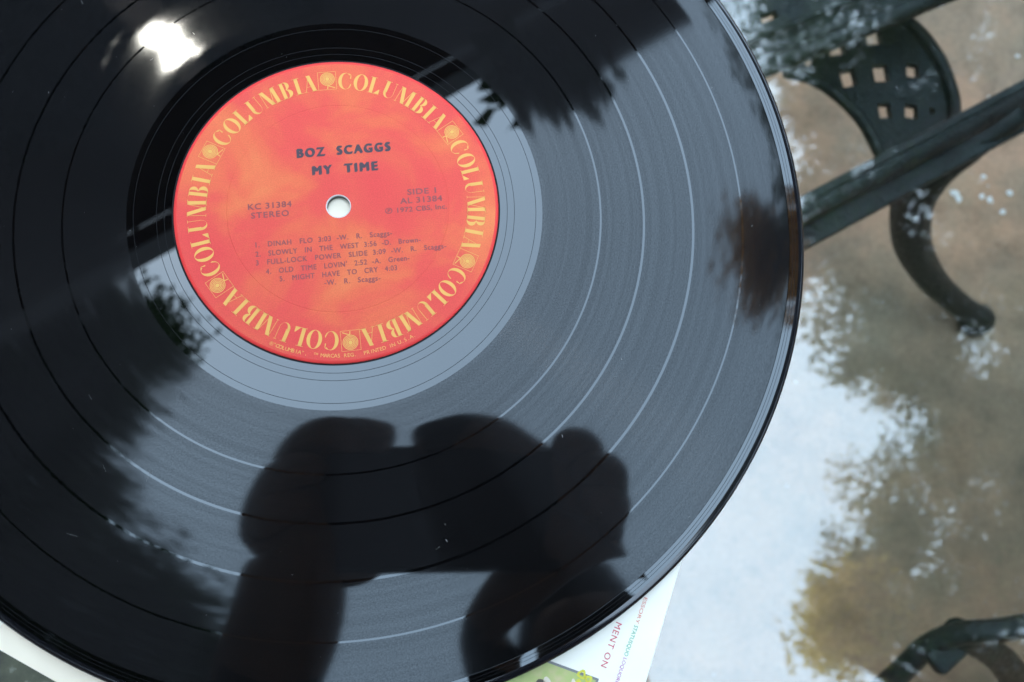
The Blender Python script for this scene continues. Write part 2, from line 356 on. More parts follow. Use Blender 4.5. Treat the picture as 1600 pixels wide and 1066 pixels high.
def place_text(name, s, p0, length, ang, cap, z, mat, parent, bold=0.0, spacing=1.0):
    src = text_mesh(name, s, 1.0, 0.0, spacing); vs = [v_.co.copy() for v_ in src.vertices]; fs_ = [tuple(p_.vertices) for p_ in src.polygons]
    v_, f_, nc = [], [], (1 if bold == 0 else 4)
    for k_ in range(nc):
        b_ = len(v_); o_ = Vector((bold * k_ / max(1, nc - 1), bold * 0.5 * (k_ % 2), k_ * 1e-6)); v_ += [c_ + o_ for c_ in vs]; f_ += [tuple(i_ + b_ for i_ in q_) for q_ in fs_]
    bpy.data.meshes.remove(src); me = mesh(name, v_, f_)
    co = np.zeros(len(me.vertices) * 3); me.vertices.foreach_get('co', co); co = co.reshape(-1, 3)
    x0, x1 = co[:, 0].min(), co[:, 0].max(); capu = 0.729
    sx = length / (x1 - x0); sy = cap / capu
    X = (co[:, 0] - x0) * sx; Y = co[:, 1] * sy; ca, sa = math.cos(R_(ang)), math.sin(R_(ang))
    o = np.stack([p0[0] + X * ca - Y * sa, p0[1] + X * sa + Y * ca, z + co[:, 2] * 6], 1)
    me.vertices.foreach_set('co', o.ravel()); me.update()
    return link(name, me, mat, parent)
white_card = paper_mat('white_sleeve_card', (0.90, 0.87, 0.76)); cream_card = paper_mat('cream_sleeve_card', (0.82, 0.72, 0.56))
# right sleeve: its right edge runs from (106,-109) to (94,-142) mm
ea = -19.6
eux, euy = Vector((math.cos(R_(ea)), math.sin(R_(ea)), 0)), Vector((-math.sin(R_(ea)), math.cos(R_(ea)), 0))
edge_u = Vector((0.106, -0.1089, 0)).dot(eux)
sc_ = eux * (edge_u - 0.1575) + euy * (-0.108)
slv, ux, uy = sheet('album_sleeve', sc_.x, sc_.y, 0.315, 0.315, ea, -0.0058, -0.0036, white_card, 'white card sleeve with red and green margin print under the record', 'sleeve')
ZS = -0.00350
M['red_print'] = principled('red_print', (0.62, 0.10, 0.12), 0.6)[0]; M['green_print'] = principled('green_print', (0.10, 0.42, 0.24), 0.6)[0]
M['orange_print'] = principled('orange_print', (0.72, 0.22, 0.12), 0.6)[0]; M['purple_print'] = principled('purple_print', (0.45, 0.10, 0.35), 0.6)[0]
ta = math.degrees(math.atan2(-0.0116, -0.0047))
place_text('lettering', 'MENT ON', (0.0857, -0.1255), 0.0131, ta, 0.0019, ZS, M['red_print'], slv, 0.006, 1.15)
place_text('lettering', 'ESSORY', (0.0943, -0.1186), 0.0079, ta, 0.0011, ZS, M['orange_print'], slv, 0.0)
place_text('lettering', 'STATUSQUO', (0.0911, -0.1264), 0.0091, ta, 0.0012, ZS, M['green_print'], slv, 0.008)
place_text('lettering', 'LOQUORUM', (0.0876, -0.1354), 0.0090, ta, 0.0011, ZS, M['purple_print'], slv, 0.0)
# green photo with a dark keyline at the sleeve's middle
def uvp(o, u, v): return o + ux * u + uy * v
pm, n, l, p = principled('green_photo_print', (0.25, 0.35, 0.1), 0.5)
a = noise(n, l, 60, 4, 0.6); r = cramp(n, l, a.outputs['Fac'], [(0.3, (0.16, 0.30, 0.08)), (0.5, (0.32, 0.42, 0.12)), (0.62, (0.42, 0.47, 0.16)), (0.72, (0.55, 0.45, 0.25))]); l.new(r.outputs[0], p.inputs['Base Color'])
pc = Vector((0.0797, -0.1414, 0))
c = pc - ux * 0.06 - uy * 0.06
boxo('photo_keyline', (c.x, c.y, -0.00354), ux, uy, (0, 0, 1), 0.0604, 0.0604, 0.00004, principled('grey_keyline', (0.2, 0.2, 0.2), 0.6)[0], slv)
boxo('photo_print', (c.x, c.y, -0.00348), ux, uy, (0, 0, 1), 0.0597, 0.0597, 0.00004, pm, slv)
fm = principled('yellow_flower_print', (0.62, 0.58, 0.06), 0.6)[0]; wm = principled('pale_figure_print', (0.7, 0.62, 0.5), 0.6)[0]; dm = principled('dark_figure_print', (0.08, 0.07, 0.05), 0.6)[0]
def disc(name, c, r0, r1, z, mat, parent, k=20, sq=1.0, w=0.0):
    v, f = [], []
    for i in range(k):
        a = 2 * math.pi * i / k; q = 1 + w * math.sin(3 * a + c[0] * 900)
        for r in (r0, r1): v.append((c[0] + r * q * math.cos(a), c[1] + r * q * sq * math.sin(a), z))
    for i in range(k): j = (i + 1) % k; f.append((i * 2, i * 2 + 1, j * 2 + 1, j * 2))
    return link(name, mesh(name, v, f), mat, parent)
for (px, py, r0, r1) in ((0.0752, -0.1399, 0.0006, 0.0013), (0.0771, -0.1412, 0.0004, 0.0011), (0.0742, -0.1420, 0.0, 0.0009), (0.0765, -0.1428, 0.0, 0.0010)):
    disc('printed_flower', (px, py), r0, r1, -0.00339, fm, slv, 14, 1, 0.15)
for (px, py, r, mt) in ((0.0650, -0.1418, .0011, wm), (0.0632, -0.1425, .0013, dm), (0.0727, -0.1418, .0006, wm), (0.0560, -0.1440, .0014, wm)):
    disc('printed_figure', (px, py), 0.0, r, -0.00339, mt, slv, 12, 1.3, 0.1)
# left sleeve: cream border, dark olive picture
la = -28.1
slb_ux, slb_uy = Vector((math.cos(R_(la)), math.sin(R_(la)), 0)), Vector((-math.sin(R_(la)), math.cos(R_(la)), 0))
le = Vector((-0.0872, -0.1256, 0)); top_l = Vector((-0.087, -0.1308, 0))
cc = le + slb_ux * 0.06 + slb_uy * 0.007
sl2, ux2, uy2 = sheet('picture_sleeve', cc.x, cc.y, 0.12, 0.30, la, -0.0033, -0.0019, cream_card, 'cream bordered picture sleeve with dark olive photo, under the record at left', 'sleeve')
om, n, l, p = principled('olive_photo_print', (0.04, 0.045, 0.025), 0.45)
a = noise(n, l, 120, 4, 0.6); r = cramp(n, l, a.outputs['Fac'], [(0.35, (0.03, 0.03, 0.016)), (0.55, (0.06, 0.065, 0.035)), (0.72, (0.30, 0.31, 0.26))]); l.new(r.outputs[0], p.inputs['Base Color'])
c = top_l + ux2 * 0.053 - uy2 * 0.05
boxo('photo_print', (c.x, c.y, -0.00184), ux2, uy2, (0, 0, 1), 0.0535, 0.05, 0.00003, om, sl2)

# ================================================================== the record
rec = empty('vinyl_record', (0, 0, -0.0018), 'black vinyl long playing record with red and orange paper label', 'record')
ZB = -0.00175
# moulded edge, underside and spindle hole of the disc
lathe('disc_edge', [(0.1486, 0.00012), (0.1495, 0.00004), (0.1502, -0.00015), (0.1507, -0.0005), (0.1508, -0.0009), (0.1506, -0.0013), (0.1500, -0.0016), (0.1488, ZB)], M['edge'], rec, 480)
lathe('underside', [(0.1488, ZB), (0.0037, ZB)], M['edge'], rec, 240, False)
lathe('spindle_hole', [(0.00365, ZB), (0.00365, 0.00036)], M['edge'], rec, 64)
# play surface, from the label outwards (radius, height)
lathe('dead_wax', [(0.0500, 0.0), (0.0531, 0.0), (0.05555, 0.0), (0.0600, 0.0), (0.0645, 0.0)], M['wax'], rec)
def thin_ring(name, r, w, z=0.00002):
    return lathe(name, [(r - w / 2, z), (r + w / 2, z)], M['runout'], rec, 300, False)
for r in (0.0532, 0.0555, 0.0624): thin_ring('runout_groove', r, 0.00014)
thin_ring('label_edge_shade', 0.0506, 0.0006)  # flat dark ring painted in for the shade beside the raised label edge
gaps = [0.0834, 0.0975, 0.1137, 0.1301]
gw = [0.0006, 0.00075, 0.0008, 0.00055]
edges = [0.0645]
for gc, w in zip(gaps, gw): edges += [gc - w / 2, gc + w / 2]
edges.append(0.1456)
def zr(r):                     # play surface sinks very slightly outwards near the lead-in
    return -0.00003 if r < 0.132 else -0.00003 - 0.5 * 0.014 * (r - 0.132) ** 2 / 0.0136
for i in range(5):
    r0, r1 = edges[2 * i], edges[2 * i + 1]
    rs = np.linspace(r0, r1, 8); lathe('groove_band', [(float(r), zr(r)) for r in rs], M['groove'], rec)
for i in range(4):
    r0, r1 = edges[2 * i + 1], edges[2 * i + 2]; z = zr(r0)
    lathe('track_gap', [(r0, z), ((r0 + r1) / 2, z), (r1, z)], M['wax'], rec, 360, False)
zi = zr(0.1456)
lathe('raised_rim', [(0.1456, zi), (0.1457, 0.00005), (0.1470, 0.00008), (0.1486, 0.00012)], M['wax'], rec, 480, False)
thin_ring('lead_in_groove', 0.1467, 0.00010, 0.00010); thin_ring('lead_in_groove', 0.1476, 0.00008, 0.00013)
# paper label
ZL = 0.00042
lab = lathe('label', [(0.0039, ZL), (0.0120, ZL), (0.0342, ZL), (0.03445, ZL - 0.00007), (0.0347, ZL), (0.0488, ZL), (0.0494, ZL - 0.00002)], M['label'], rec, 300, False)
lathe('label_rim', [(0.0494, ZL - 0.00002), (0.0499, ZL - 0.00010), (0.0503, ZL - 0.00025), (0.0505, ZL - 0.00075)], M['label_rim'], lab, 300)
lathe('hole_edge', [(0.0039, ZL + 0.00001), (0.0037, ZL - 0.00012), (0.00355, ZL - 0.0003)], M['hole_paper'], lab, 64)
ZT = ZL + 0.00006
mmv = lambda x, y: (x / 1000, y / 1000)
for s, p0, ln_, an, cap, mt, bo, spc in (
    ('BOZ  SCAGGS', (-13.77, 15.76), 29.8, 6.9, 3.0, 'ink', 0.165, 1.34), ('MY  TIME', (-8.65, 10.05), 20.84, 6.9, 3.0, 'ink', 0.165, 1.34),
    ('KC 31384', (-27.7, -2.15), 13.4, 6.7, 2.0, 'ink2', 0.045, 1.1), ('STEREO', (-26.54, -4.96), 11.58, 6.5, 2.0, 'ink2', 0.045, 1.2),
    ('SIDE 1', (21.4, 4.44), 9.15, 6.3, 2.0, 'ink2', 0.045, 1.1), ('AL 31384', (19.23, 1.33), 13.37, 6.3, 2.0, 'ink2', 0.045, 1.1),
    ('\u24c5 1972 CBS, Inc.', (14.68, -2.06), 19.49, 6.8, 1.7, 'ink2', 0.045, 1.05),
    ('1.   DINAH   FLO  3:03  -W.   R.   Scaggs-', (-24.57, -14.32), 41.95, 7.0, 1.72, 'ink2', 0.045, 1.12),
    ('2.   SLOWLY   IN   THE   WEST  3:56  -D.   Brown-', (-24.37, -17.34), 50.76, 7.05, 1.72, 'ink2', 0.045, 1.12),
    ('3   FULL-LOCK   POWER   SLIDE  3:09  -W.   R.   Scaggs-', (-24.09, -20.12), 58.56, 7.0, 1.72, 'ink2', 0.045, 1.12),
    ("4.   OLD   TIME   LOVIN'   2:52  -A.   Green-", (-20.89, -22.81), 43.93, 7.3, 1.72, 'ink2', 0.045, 1.12),
    ('5.   MIGHT   HAVE   TO   CRY   4:03', (-16.63, -25.02), 35.9, 7.2, 1.72, 'ink2', 0.045, 1.12),
    ('-W.   R.   Scaggs-', (-3.08, -25.96), 17.15, 6.6, 1.72, 'ink2', 0.045, 1.12)):
    place_text('lettering', s, mmv(*p0), ln_ / 1000, an, cap / 1000, ZT, M[mt], lab, bo, spc)
# ring of high-contrast capitals: strokes in a unit cap height
def ell(cx, cy_, rx, ry, a): return (cx + rx * math.cos(R_(a)), cy_ + ry * math.sin(R_(a)))
def crescent(co_, ci_, a0, a1, k=22):
    q = []
    for i in range(k):
        A, B = a0 + (a1 - a0) * i / k, a0 + (a1 - a0) * (i + 1) / k
        q.append([ell(*co_, A), ell(*co_, B), ell(*ci_, B), ell(*ci_, A)])
    return q
H = 0.028
def serif(x0, x1, y): return [[(x0, y), (x1, y), (x1, y + H * .8), (x0, y + H * .8)]]
def rect(x0, y0, x1, y1): return [[(x0, y0), (x1, y0), (x1, y1), (x0, y1)]]
def para(x0, y0, x1, y1, w): return [[(x0, y0), (x0 + w, y0), (x1 + w, y1), (x1, y1)]]
LET = {}
LET['C'] = (0.80, crescent((.44, .5, .42, .51), (.485, .5, .265, .487), 48, 318) + [[(.70, .66), (.78, .66), (.78, .90), (.755, .90)], [(.60, .955), (.72, .885), (.775, .90), (.62, .985)], [(.64, .085), (.79, .23), (.775, .34), (.755, .34)]])
LET['O'] = (0.86, crescent((.43, .5, .43, .51), (.43, .5, .225, .487), 0, 360, 32))
LET['L'] = (0.70, rect(.10, 0, .31, 1) + serif(.02, .42, 1 - H) + serif(.02, .70, 0) + [[(.40, H), (.70, H), (.70, .30), (.66, .30)]])
LET['U'] = (0.78, rect(.09, .30, .29, 1) + serif(.01, .40, 1 - H) + crescent((.40, .32, .31, .335), (.47, .34, .225, .325), 180, 358, 16) + rect(.685, .32, .71, 1) + serif(.61, .79, 1 - H))
LET['M'] = (1.06, rect(.08, 0, .105, 1) + serif(.02, .17, 0) + serif(.02, .20, 1 - H) + para(.42, .02, .08, 1, .22) + para(.52, .02, .78, 1, .028) + rect(.77, 0, .98, 1) + serif(.68, 1.07, 0) + serif(.80, 1.07, 1 - H))
LET['B'] = (0.72, rect(.09, 0, .29, 1) + serif(.01, .40, 1 - H) + serif(.01, .40, 0) + crescent((.36, .76, .27, .24), (.36, .76, .07, .215), -90, 90, 16) + crescent((.36, .265, .34, .265), (.36, .265, .11, .24), -90, 90, 16))
LET['I'] = (0.42, rect(.10, 0, .31, 1) + serif(.0, .42, 0) + serif(.0, .42, 1 - H))
LET['A'] = (0.84, para(.53, 0, .27, 1, .225) + para(.10, 0, .36, .88, .026) + rect(.19, .30, .56, .32) + serif(.0, .22, 0) + serif(.46, .84, 0))
def ring_glyph(quads, w, ang, r_in, cap, sx, verts, faces, z):
    ca, sa = math.cos(R_(ang)), math.sin(R_(ang))           # ang = direction of the glyph's middle, seen from the centre
    for q in quads:
        k = len(verts)
        for (x, y) in q:
            tx = (x - w / 2) * cap * sx; ry = r_in + y * cap
            verts.append((ca * ry + sa * tx, sa * ry - ca * tx, z))
        faces.append(tuple(range(k, k + len(q)))[::-1])
wordA = [('C', 90.0), ('O', 83.1), ('L', 77.1), ('U', 70.5), ('M', 63.0), ('B', 55.6), ('I', 50.5), ('A', 45.2)]
for k in range(6):
    v, f = [], []
    for ch, an in wordA:
        w, q = LET[ch]; ring_glyph(q, w, 97.4 - (97.4 - an) * 60 / 59.6 - 60 * k, 0.0404, 0.0058, 0.93, v, f, ZT)
    me = mesh('ring_lettering', v, f); fixn(me); link('ring_lettering', me, M['yellow'], lab)
    # square emblem: a disc of rings standing on a small tripod
    q = []; t_ = 0.035
    q += rect(-.5, 0, .5, t_ * .5) + rect(-.5, 1 - t_ * .5, .5, 1) + rect(-.5, 0, -.5 + t_ * .6, 1) + rect(.5 - t_ * .6, 0, .5, 1)
    cx, cy_ = 0.02, .60
    q += crescent((cx, cy_, .11, .11), (cx, cy_, .001, .001), 0, 360, 16)
    for ro, ri in ((.19, .14), (.26, .215), (.33, .29), (.40, .36)): q += crescent((cx, cy_ - (ro - .11) * .04, ro, ro * .92), (cx, cy_ - (ri - .11) * .04, ri, ri * .92), 0, 360, 26)
    q += para(-.03, .04, .0, .22, .05) + [[(.02, .20), (.40, .06), (.41, .10), (.05, .24)]]
    v, f = [], []
    q = [[(x + 0.5, y) for x, y in s] for s in q]
    ring_glyph(q, 1.0, 97.4 - 60 * k, 0.0403, 0.0064, 0.92, v, f, ZT)
    me = mesh('emblem', v, f); fixn(me); link('emblem', me, M['yellow'], lab)
# small print curving along the lower edge, letter by letter around the rim
v, f = [], []
txt = '\u00ae"COLUMBIA",  \u2122 MARCAS REG.  PRINTED IN U.S.A.'
a0, a1 = -112.5, -58.5
for i, ch in enumerate(txt):
    if ch == ' ': continue
    me = text_mesh('t', ch, 1.0, 0.0); co = [vv.co.copy() for vv in me.vertices]
    if not co: bpy.data.meshes.remove(me); continue
    xm = (min(c_.x for c_ in co) + max(c_.x for c_ in co)) / 2
    an = a0 + (a1 - a0) * (i + 0.5) / len(txt); ca, sa = math.cos(R_(an)), math.sin(R_(an)); k = len(v); s_ = 0.0012 / 0.729
    for c_ in co:
        tx, ry = (c_.x - xm) * s_, 0.0485 - c_.y * s_
        v.append((ca * ry - sa * tx, sa * ry + ca * tx, ZT))
    f += [tuple(k + i_ for i_ in pl.vertices) for pl in me.polygons]; bpy.data.meshes.remove(me)
me = mesh('rim_lettering', v, f); fixn(me); link('rim_lettering', me, M['yellow'], lab)
# dust and hairs on the vinyl: uncountable
v, f = [], []
for i in range(110):
    a = rng.uniform(0, 2 * math.pi); r = math.sqrt(rng.uniform(0.053 ** 2, 0.145 ** 2)); x, y = r * math.cos(a), r * math.sin(a)
    ln_ = 0.00006 + 0.0010 * rng.random() ** 6; w = 0.00003 + 0.00006 * rng.random() ** 2; th = rng.uniform(0, math.pi); cx, sx = math.cos(th), math.sin(th); k = len(v)
    bend = rng.uniform(-0.3, 0.3) * ln_
    for (p_, q_) in ((-1, 0), (0, 1), (1, 0)):
        for s_ in (-1, 1): v.append((x + cx * ln_ * p_ - sx * (w * s_ + bend * q_), y + sx * ln_ * p_ + cx * (w * s_ + bend * q_), 0.00003 if r < .132 else 0.00001 + zr(r)))
    f += [(k, k + 1, k + 3, k + 2), (k + 2, k + 3, k + 5, k + 4)]
for i in range(14):
    a = rng.uniform(1.6, 4.2) if i < 18 else rng.uniform(0, 6.28); r = rng.uniform(0.055, 0.140); x, y = r * math.cos(a), r * math.sin(a); th = rng.uniform(0, math.pi); k = len(v)
    ln_ = rng.uniform(0.0006, 0.0022); dx, dy = math.cos(th), math.sin(th); w = 0.000022
    for q_ in (-1, 1):
        for s_ in (-1, 1): v.append((x + dx * ln_ * q_ - dy * w * s_, y + dy * ln_ * q_ + dx * w * s_, 0.000045 if r < .132 else 0.00002))
    f.append((k, k + 1, k + 3, k + 2))
setp(link('dust', mesh('dust', v, f), M['dust'], rec), kind='stuff')

# ================================================================== pergola, vine and trees overhead (seen mirrored in the vinyl and the glass)
wood, n, l, p = principled('dark_weathered_wood', (0.05, 0.035, 0.025), 0.7)
a = noise(n, l, 14, 6, 0.6); r = cramp(n, l, a.outputs['Fac'], [(0.3, (0.03, 0.022, 0.016)), (0.7, (0.075, 0.055, 0.04))]); l.new(r.outputs[0], p.inputs['Base Color'])
def leafmat(name, c0, c1, trans=0.25):
    m, t, n, l, o = newmat(name); d = n.new('ShaderNodeBsdfDiffuse'); tl = n.new('ShaderNodeBsdfTranslucent'); mx = n.new('ShaderNodeMixShader'); mx.inputs[0].default_value = trans
    nz = noise(n, l, 1.6, 5, 0.6); r = cramp(n, l, nz.outputs['Fac'], [(0.35, c0), (0.65, c1)]); l.new(r.outputs[0], d.inputs[0]); l.new(r.outputs[0], tl.inputs[0])
    l.new(d.outputs[0], mx.inputs[1]); l.new(tl.outputs[0], mx.inputs[2]); l.new(mx.outputs[0], o.inputs[0]); return m
M['leaf_dark'] = leafmat('dark_leaf', (0.030, 0.055, 0.018), (0.055, 0.095, 0.030))
M['leaf_olive'] = leafmat('olive_leaf', (0.06, 0.10, 0.05), (0.12, 0.16, 0.075), 0.45)
M['leaf_gold'] = leafmat('golden_leaf', (0.42, 0.33, 0.06), (0.62, 0.48, 0.12), 0.6)
M['bark'] = principled('bark', (0.09, 0.065, 0.05), 0.9)[0]
def leaves(name, pts, size, mat, parent, droop=0.5, clear=None):
    P = np.asarray(pts, float); n_ = len(P)
    d = rng.normal(size=(n_, 3)); d[:, 2] -= droop; d /= np.linalg.norm(d, axis=1)[:, None]
    q = rng.normal(size=(n_, 3)); s = np.cross(d, q); s /= np.linalg.norm(s, axis=1)[:, None]; up = np.cross(s, d)
    L = size * rng.uniform(0.65, 1.3, n_)[:, None]; w = L * 0.30
    if clear is not None:                       # keep the gap in the vine open: drop leaves whose base, middle or tip hangs into it
        ok = clear(P) & clear(P + d * L * 0.5) & clear(P + d * L); P, d, s, up, L, w = P[ok], d[ok], s[ok], up[ok], L[ok], w[ok]; n_ = len(P)
    v = np.stack([P, P + d * L * 0.45 + s * w + up * L * .06, P + d * L, P + d * L * 0.45 - s * w + up * L * .06], 1).reshape(-1, 3)
    me = bpy.data.meshes.new(name); me.vertices.add(len(v)); me.vertices.foreach_set('co', v.ravel())
    i = np.arange(n_) * 4; tri = np.stack([i, i + 1, i + 2, i, i + 2, i + 3], 1).ravel()
    me.loops.add(len(tri)); me.loops.foreach_set('vertex_index', tri); me.polygons.add(len(tri) // 3)
    me.polygons.foreach_set('loop_start', np.arange(0, len(tri), 3)); me.polygons.foreach_set('loop_total', np.full(len(tri) // 3, 3)); me.update(calc_edges=True)
    return link(name, me, mat, parent)
ZP = 1.90
pu = Vector((0.836, 0.549, 0)).normalized(); pn = Vector((-pu.y, pu.x, 0)); PL = Vector((0.20, 1.27, 0))
def pp(u, n_, z): return PL + pu * u + pn * n_ + Vector((0, 0, z))
perg = empty('pergola', pp(0.4, 0.5, GZ), 'dark timber pergola roof mirrored in the upper part of the record', 'pergola')
Z3 = (0, 0, 1)
boxo('edge_beam', pp(-1.25, 0.024, ZP + 0.06), pu, pn, Z3, 1.78, 0.024, 0.06, wood, perg, 0.004)
boxo('roof_board', pp(-1.25, 0.2095, ZP + 0.012), pu, pn, Z3, 1.78, 0.1522, 0.009, wood, perg, 0.002)
for k in range(10):
    boxo('rafter', pp(-2.9 + 0.37 * k, 1.35, ZP + 0.155), pu, pn, Z3, 0.022, 1.38, 0.028, wood, perg)
for k in range(22):
    if k in (0, 2, 3, 4, 5): continue            # laths are missing where the sun comes in
    boxo('lath', pp(-1.25, 0.20 + 0.115 * k, ZP + 0.20), pu, pn, Z3, 1.78, 0.022, 0.008, wood, perg)
for u_, n_ in ((0.45, 0.06), (-2.9, 0.06), (0.45, 2.6), (-2.9, 2.6)):
    boxo('post', pp(u_, n_ + 0.06, (ZP + GZ) / 2 + 0.05), pu, pn, Z3, 0.05, 0.05, (ZP - GZ) / 2 + 0.04, wood, perg, 0.004)
for k in range(2):
    boxo('overhang_board', pp(0.235, -0.055 - 0.106 * k, ZP - 0.0), pu, pn, Z3, 0.295, 0.0515, 0.012, wood, perg, 0.002)
# vine over the pergola with one gap where the hazy sun comes through
vine = empty('climbing_vine', pp(-2.9, 0.3, GZ), 'dense dark vine over the pergola, sun glinting through one gap', 'vine')
G0 = Vector((-0.765, 1.215, ZP))
cnt = 44000
U = rng.uniform(-3.0, 0.50, cnt); Nn = 0.40 + rng.random(cnt) * 2.5; Z = ZP + 0.17 + rng.random(cnt) * 0.22
X = PL.x + pu.x * U + pn.x * Nn; Y = PL.y + pu.y * U + pn.y * Nn
pts = np.stack([X, Y, Z], 1)
def clear_gap(Q):
    gx = Q[:, 0] - G0.x - sdir.x / sdir.z * (Q[:, 2] - ZP); gy = Q[:, 1] - G0.y - sdir.y / sdir.z * (Q[:, 2] - ZP)
    a_, b_ = (-gx + gy) * 0.707, (gx + gy) * 0.707; w_ = 1 + 0.18 * np.sin(3 * np.arctan2(b_, a_) + 1.0)
    return np.hypot(a_ / 1.35, b_) > 0.066 * w_
hang = []
for (u_, n_, m_) in ((-0.02, -0.06, 70), (-0.05, -0.13, 70), (0.02, -0.19, 60), (0.06, -0.215, 50), (0.12, -0.21, 25)):
    for i in range(m_): hang.append(tuple(pp(u_ + rng.normal() * .035, n_ + rng.normal() * .028, ZP + rng.uniform(-0.05, 0.06))))
fol = leaves('foliage', np.concatenate([pts, np.array(hang)]), 0.095, M['leaf_dark'], vine, 0.2, clear_gap); setp(fol, kind='stuff')
tube('stem', smooth_path([pp(-2.8, 0.25, GZ), pp(-2.75, 0.2, 0.4), pp(-2.83, 0.2, 1.2), pp(-2.7, 0.3, 2.05), pp(-1.6, 1.35, 2.12), pp(-0.3, 1.2, 2.12), pp(0.3, 1.0, 2.1)], 6), 0.022, M['bark'], vine, 8)
VX, VY, VZ = 0.0356, -0.0977, -0.248
def tree(name, label, base, crown_c, crown_r, accept, n_clump, per, lsize, mat, trunk_r, focus=None, extra=None):
    t = empty(name, base, label, 'tree', None); cl_, tries = [], 0
    while len(cl_) < n_clump and tries < 60000:
        tries += 1
        d = rng.normal(size=3); d /= np.linalg.norm(d); q = np.array(crown_c) + d * np.array(crown_r) * rng.random() ** 0.35
        if focus is not None and len(cl_) < n_clump * 0.6:
            q = np.array([rng.uniform(*focus[0]), rng.uniform(*focus[1]), rng.uniform(*focus[2])])
        if accept(q): cl_.append(q)
    P = []
    for q in cl_:
        r = rng.uniform(0.13, 0.30); k = int(per * rng.uniform(0.7, 1.2)); e = rng.normal(size=(k, 3)); e /= np.linalg.norm(e, axis=1)[:, None]
        P.append(q + e * (r * rng.random(k) ** 0.45)[:, None] * np.array([1, 1, 0.75]))
    cr = leaves('crown', np.concatenate(P), lsize, mat, t)
    top = Vector(crown_c); b = Vector(base); mid = b.lerp(top, 0.45) + Vector((0.15, -0.1, 0))
    tr_ = tube('trunk', smooth_path([b, b.lerp(mid, 0.5) + Vector((0.06, 0.05, 0)), mid, top], 5), list(np.linspace(trunk_r, trunk_r * 0.35, 16)), M['bark'], t, 10)
    for i in range(0, len(cl_), max(1, len(cl_) // 22)):
        s = mid.lerp(top, rng.uniform(0.1, 0.95)); e = Vector(cl_[i]); k = s.lerp(e, 0.55) + Vector((0, 0, 0.12))
        tube('limb', smooth_path([s, k, e], 4), list(np.linspace(trunk_r * 0.3, 0.012, 9)), M['bark'], tr_, 6)
    return t
def gco(q): return (q[0] - VX) / (q[2] - VZ), (q[1] - VY) / (q[2] - VZ)
SG = 2.148
lb_y = np.array([-1.2, -0.6, -0.37, -0.27, -0.13, 0.03, 0.19, 0.25, 0.32, 0.42, 0.50, 0.58, 0.70, 1.2]); lb_x = np.array([-0.30, -0.34, -0.41, -0.49, -0.68, -0.69, -0.68, -0.62, -0.56, -0.60, -0.70, -0.74, -0.80, -1.0])
def acc_left(q):
    if q[2] < 1.5: return False
    x, y = gco(q); X_, Y_ = x * SG + VX, y * SG + VY
    return X_ < np.interp(Y_, lb_y, lb_x) - 0.095
def acc_right(q):
    if q[2] < 1.5: return False
    x, y = gco(q); X_, Y_ = x * SG + VX, y * SG + VY
    return X_ > np.interp(Y_, [-1.6, -1.0, -0.5, -0.42, -0.30, -0.21, -0.12, -0.04, 0.02, 0.07, 0.16, 0.24, 0.32, 0.42, 0.5, 0.64, 0.78, 0.86, 1.08, 1.25, 1.5, 1.8],
                          [1.2, 1.3, 1.25, 1.12, 1.02, 0.91, 1.06, 1.16, 1.00, 1.16, 1.38, 1.26, 1.03, 1.02, 1.03, 1.03, 1.02, 1.02, 0.98, 0.93, 0.83, 0.70]) + 0.065
tree('broadleaf_tree', 'dark broad crowned tree mirrored along the left side of the record', (-4.3, -0.1, GZ), (-4.0, -0.3, 4.7), (3.2, 3.8, 2.2), acc_left, 1350, 240, 0.052, M['leaf_dark'], 0.20, ((-3.8, -1.1), (-2.6, 1.9), (3.8, 5.4)))
tree('olive_tree', 'olive green tree mirrored in the glass to the right of the record', (5.2, 0.9, GZ), (4.9, 0.7, 4.7), (3.0, 4.6, 2.2), acc_right, 1500, 240, 0.050, M['leaf_olive'], 0.20, ((1.7, 5.2), (-2.0, 5.0), (3.8, 5.4)))
M['leaf_bronze'] = leafmat('bronze_leaf', (0.42, 0.22, 0.10), (0.60, 0.36, 0.17), 0.6)
def acc_bronze(q):
    x, y = gco(q); X_, Y_ = x * SG + VX, y * SG + VY
    return 0.86 < X_ < 1.0 and 0.50 < Y_ < 0.79  # leaf clumps added in place of a sunlit brown thing mirrored at the rim
tree('bronze_stand_in', 'bronze leaved treetop added as the brown patch mirrored at the right rim of the record', (4.0, 3.2, GZ), (2.35, 1.6, 4.9), (0.7, 0.8, 0.7), acc_bronze, 22, 130, 0.062, M['leaf_bronze'], 0.09)
def acc_gold(q):
    x, y = gco(q); X_, Y_ = x * SG + VX, y * SG + VY
    return 0.99 < X_ < 1.16 and -0.42 < Y_ < -0.26
tree('golden_tree', 'small golden leaved treetop mirrored at the lower right of the glass', (4.4, -1.9, GZ), (2.9, -1.15, 4.9), (0.9, 0.8, 0.7), acc_gold, 26, 130, 0.06, M['leaf_gold'], 0.09)

# ================================================================== unseen hedges and stucco building, added to cut the skylight on the table
def added_hedge(label, c, hx, hy, top, mat):
    h = empty('added_hedge', (c[0], c[1], GZ), label, 'added_hedge'); zc, hz = (GZ + top) / 2, (top - GZ) / 2
    boxo('twig_core', (c[0], c[1], zc), (1, 0, 0), (0, 1, 0), Z3, hx * 0.8, hy * 0.8, hz * 0.95, M['bark'], h)
    k = int(420 * (hx * hz + hy * hz + hx * hy) * 4); P = rng.uniform(-1, 1, (k, 3)); ax = rng.integers(0, 3, k)
    P[np.arange(k), ax] = np.sign(P[np.arange(k), ax]) * rng.uniform(0.78, 1.06, k)
    lv = leaves('foliage', np.array([c[0], c[1], zc]) + P * np.array([hx, hy, hz]), 0.13, mat, h, 0.3); setp(lv, kind='stuff')
added_hedge('tall dark hedging out of view on the left of the table, added to cut skylight', (-3.4, -0.2), 0.35, 3.6, 1.6, M['leaf_dark'])
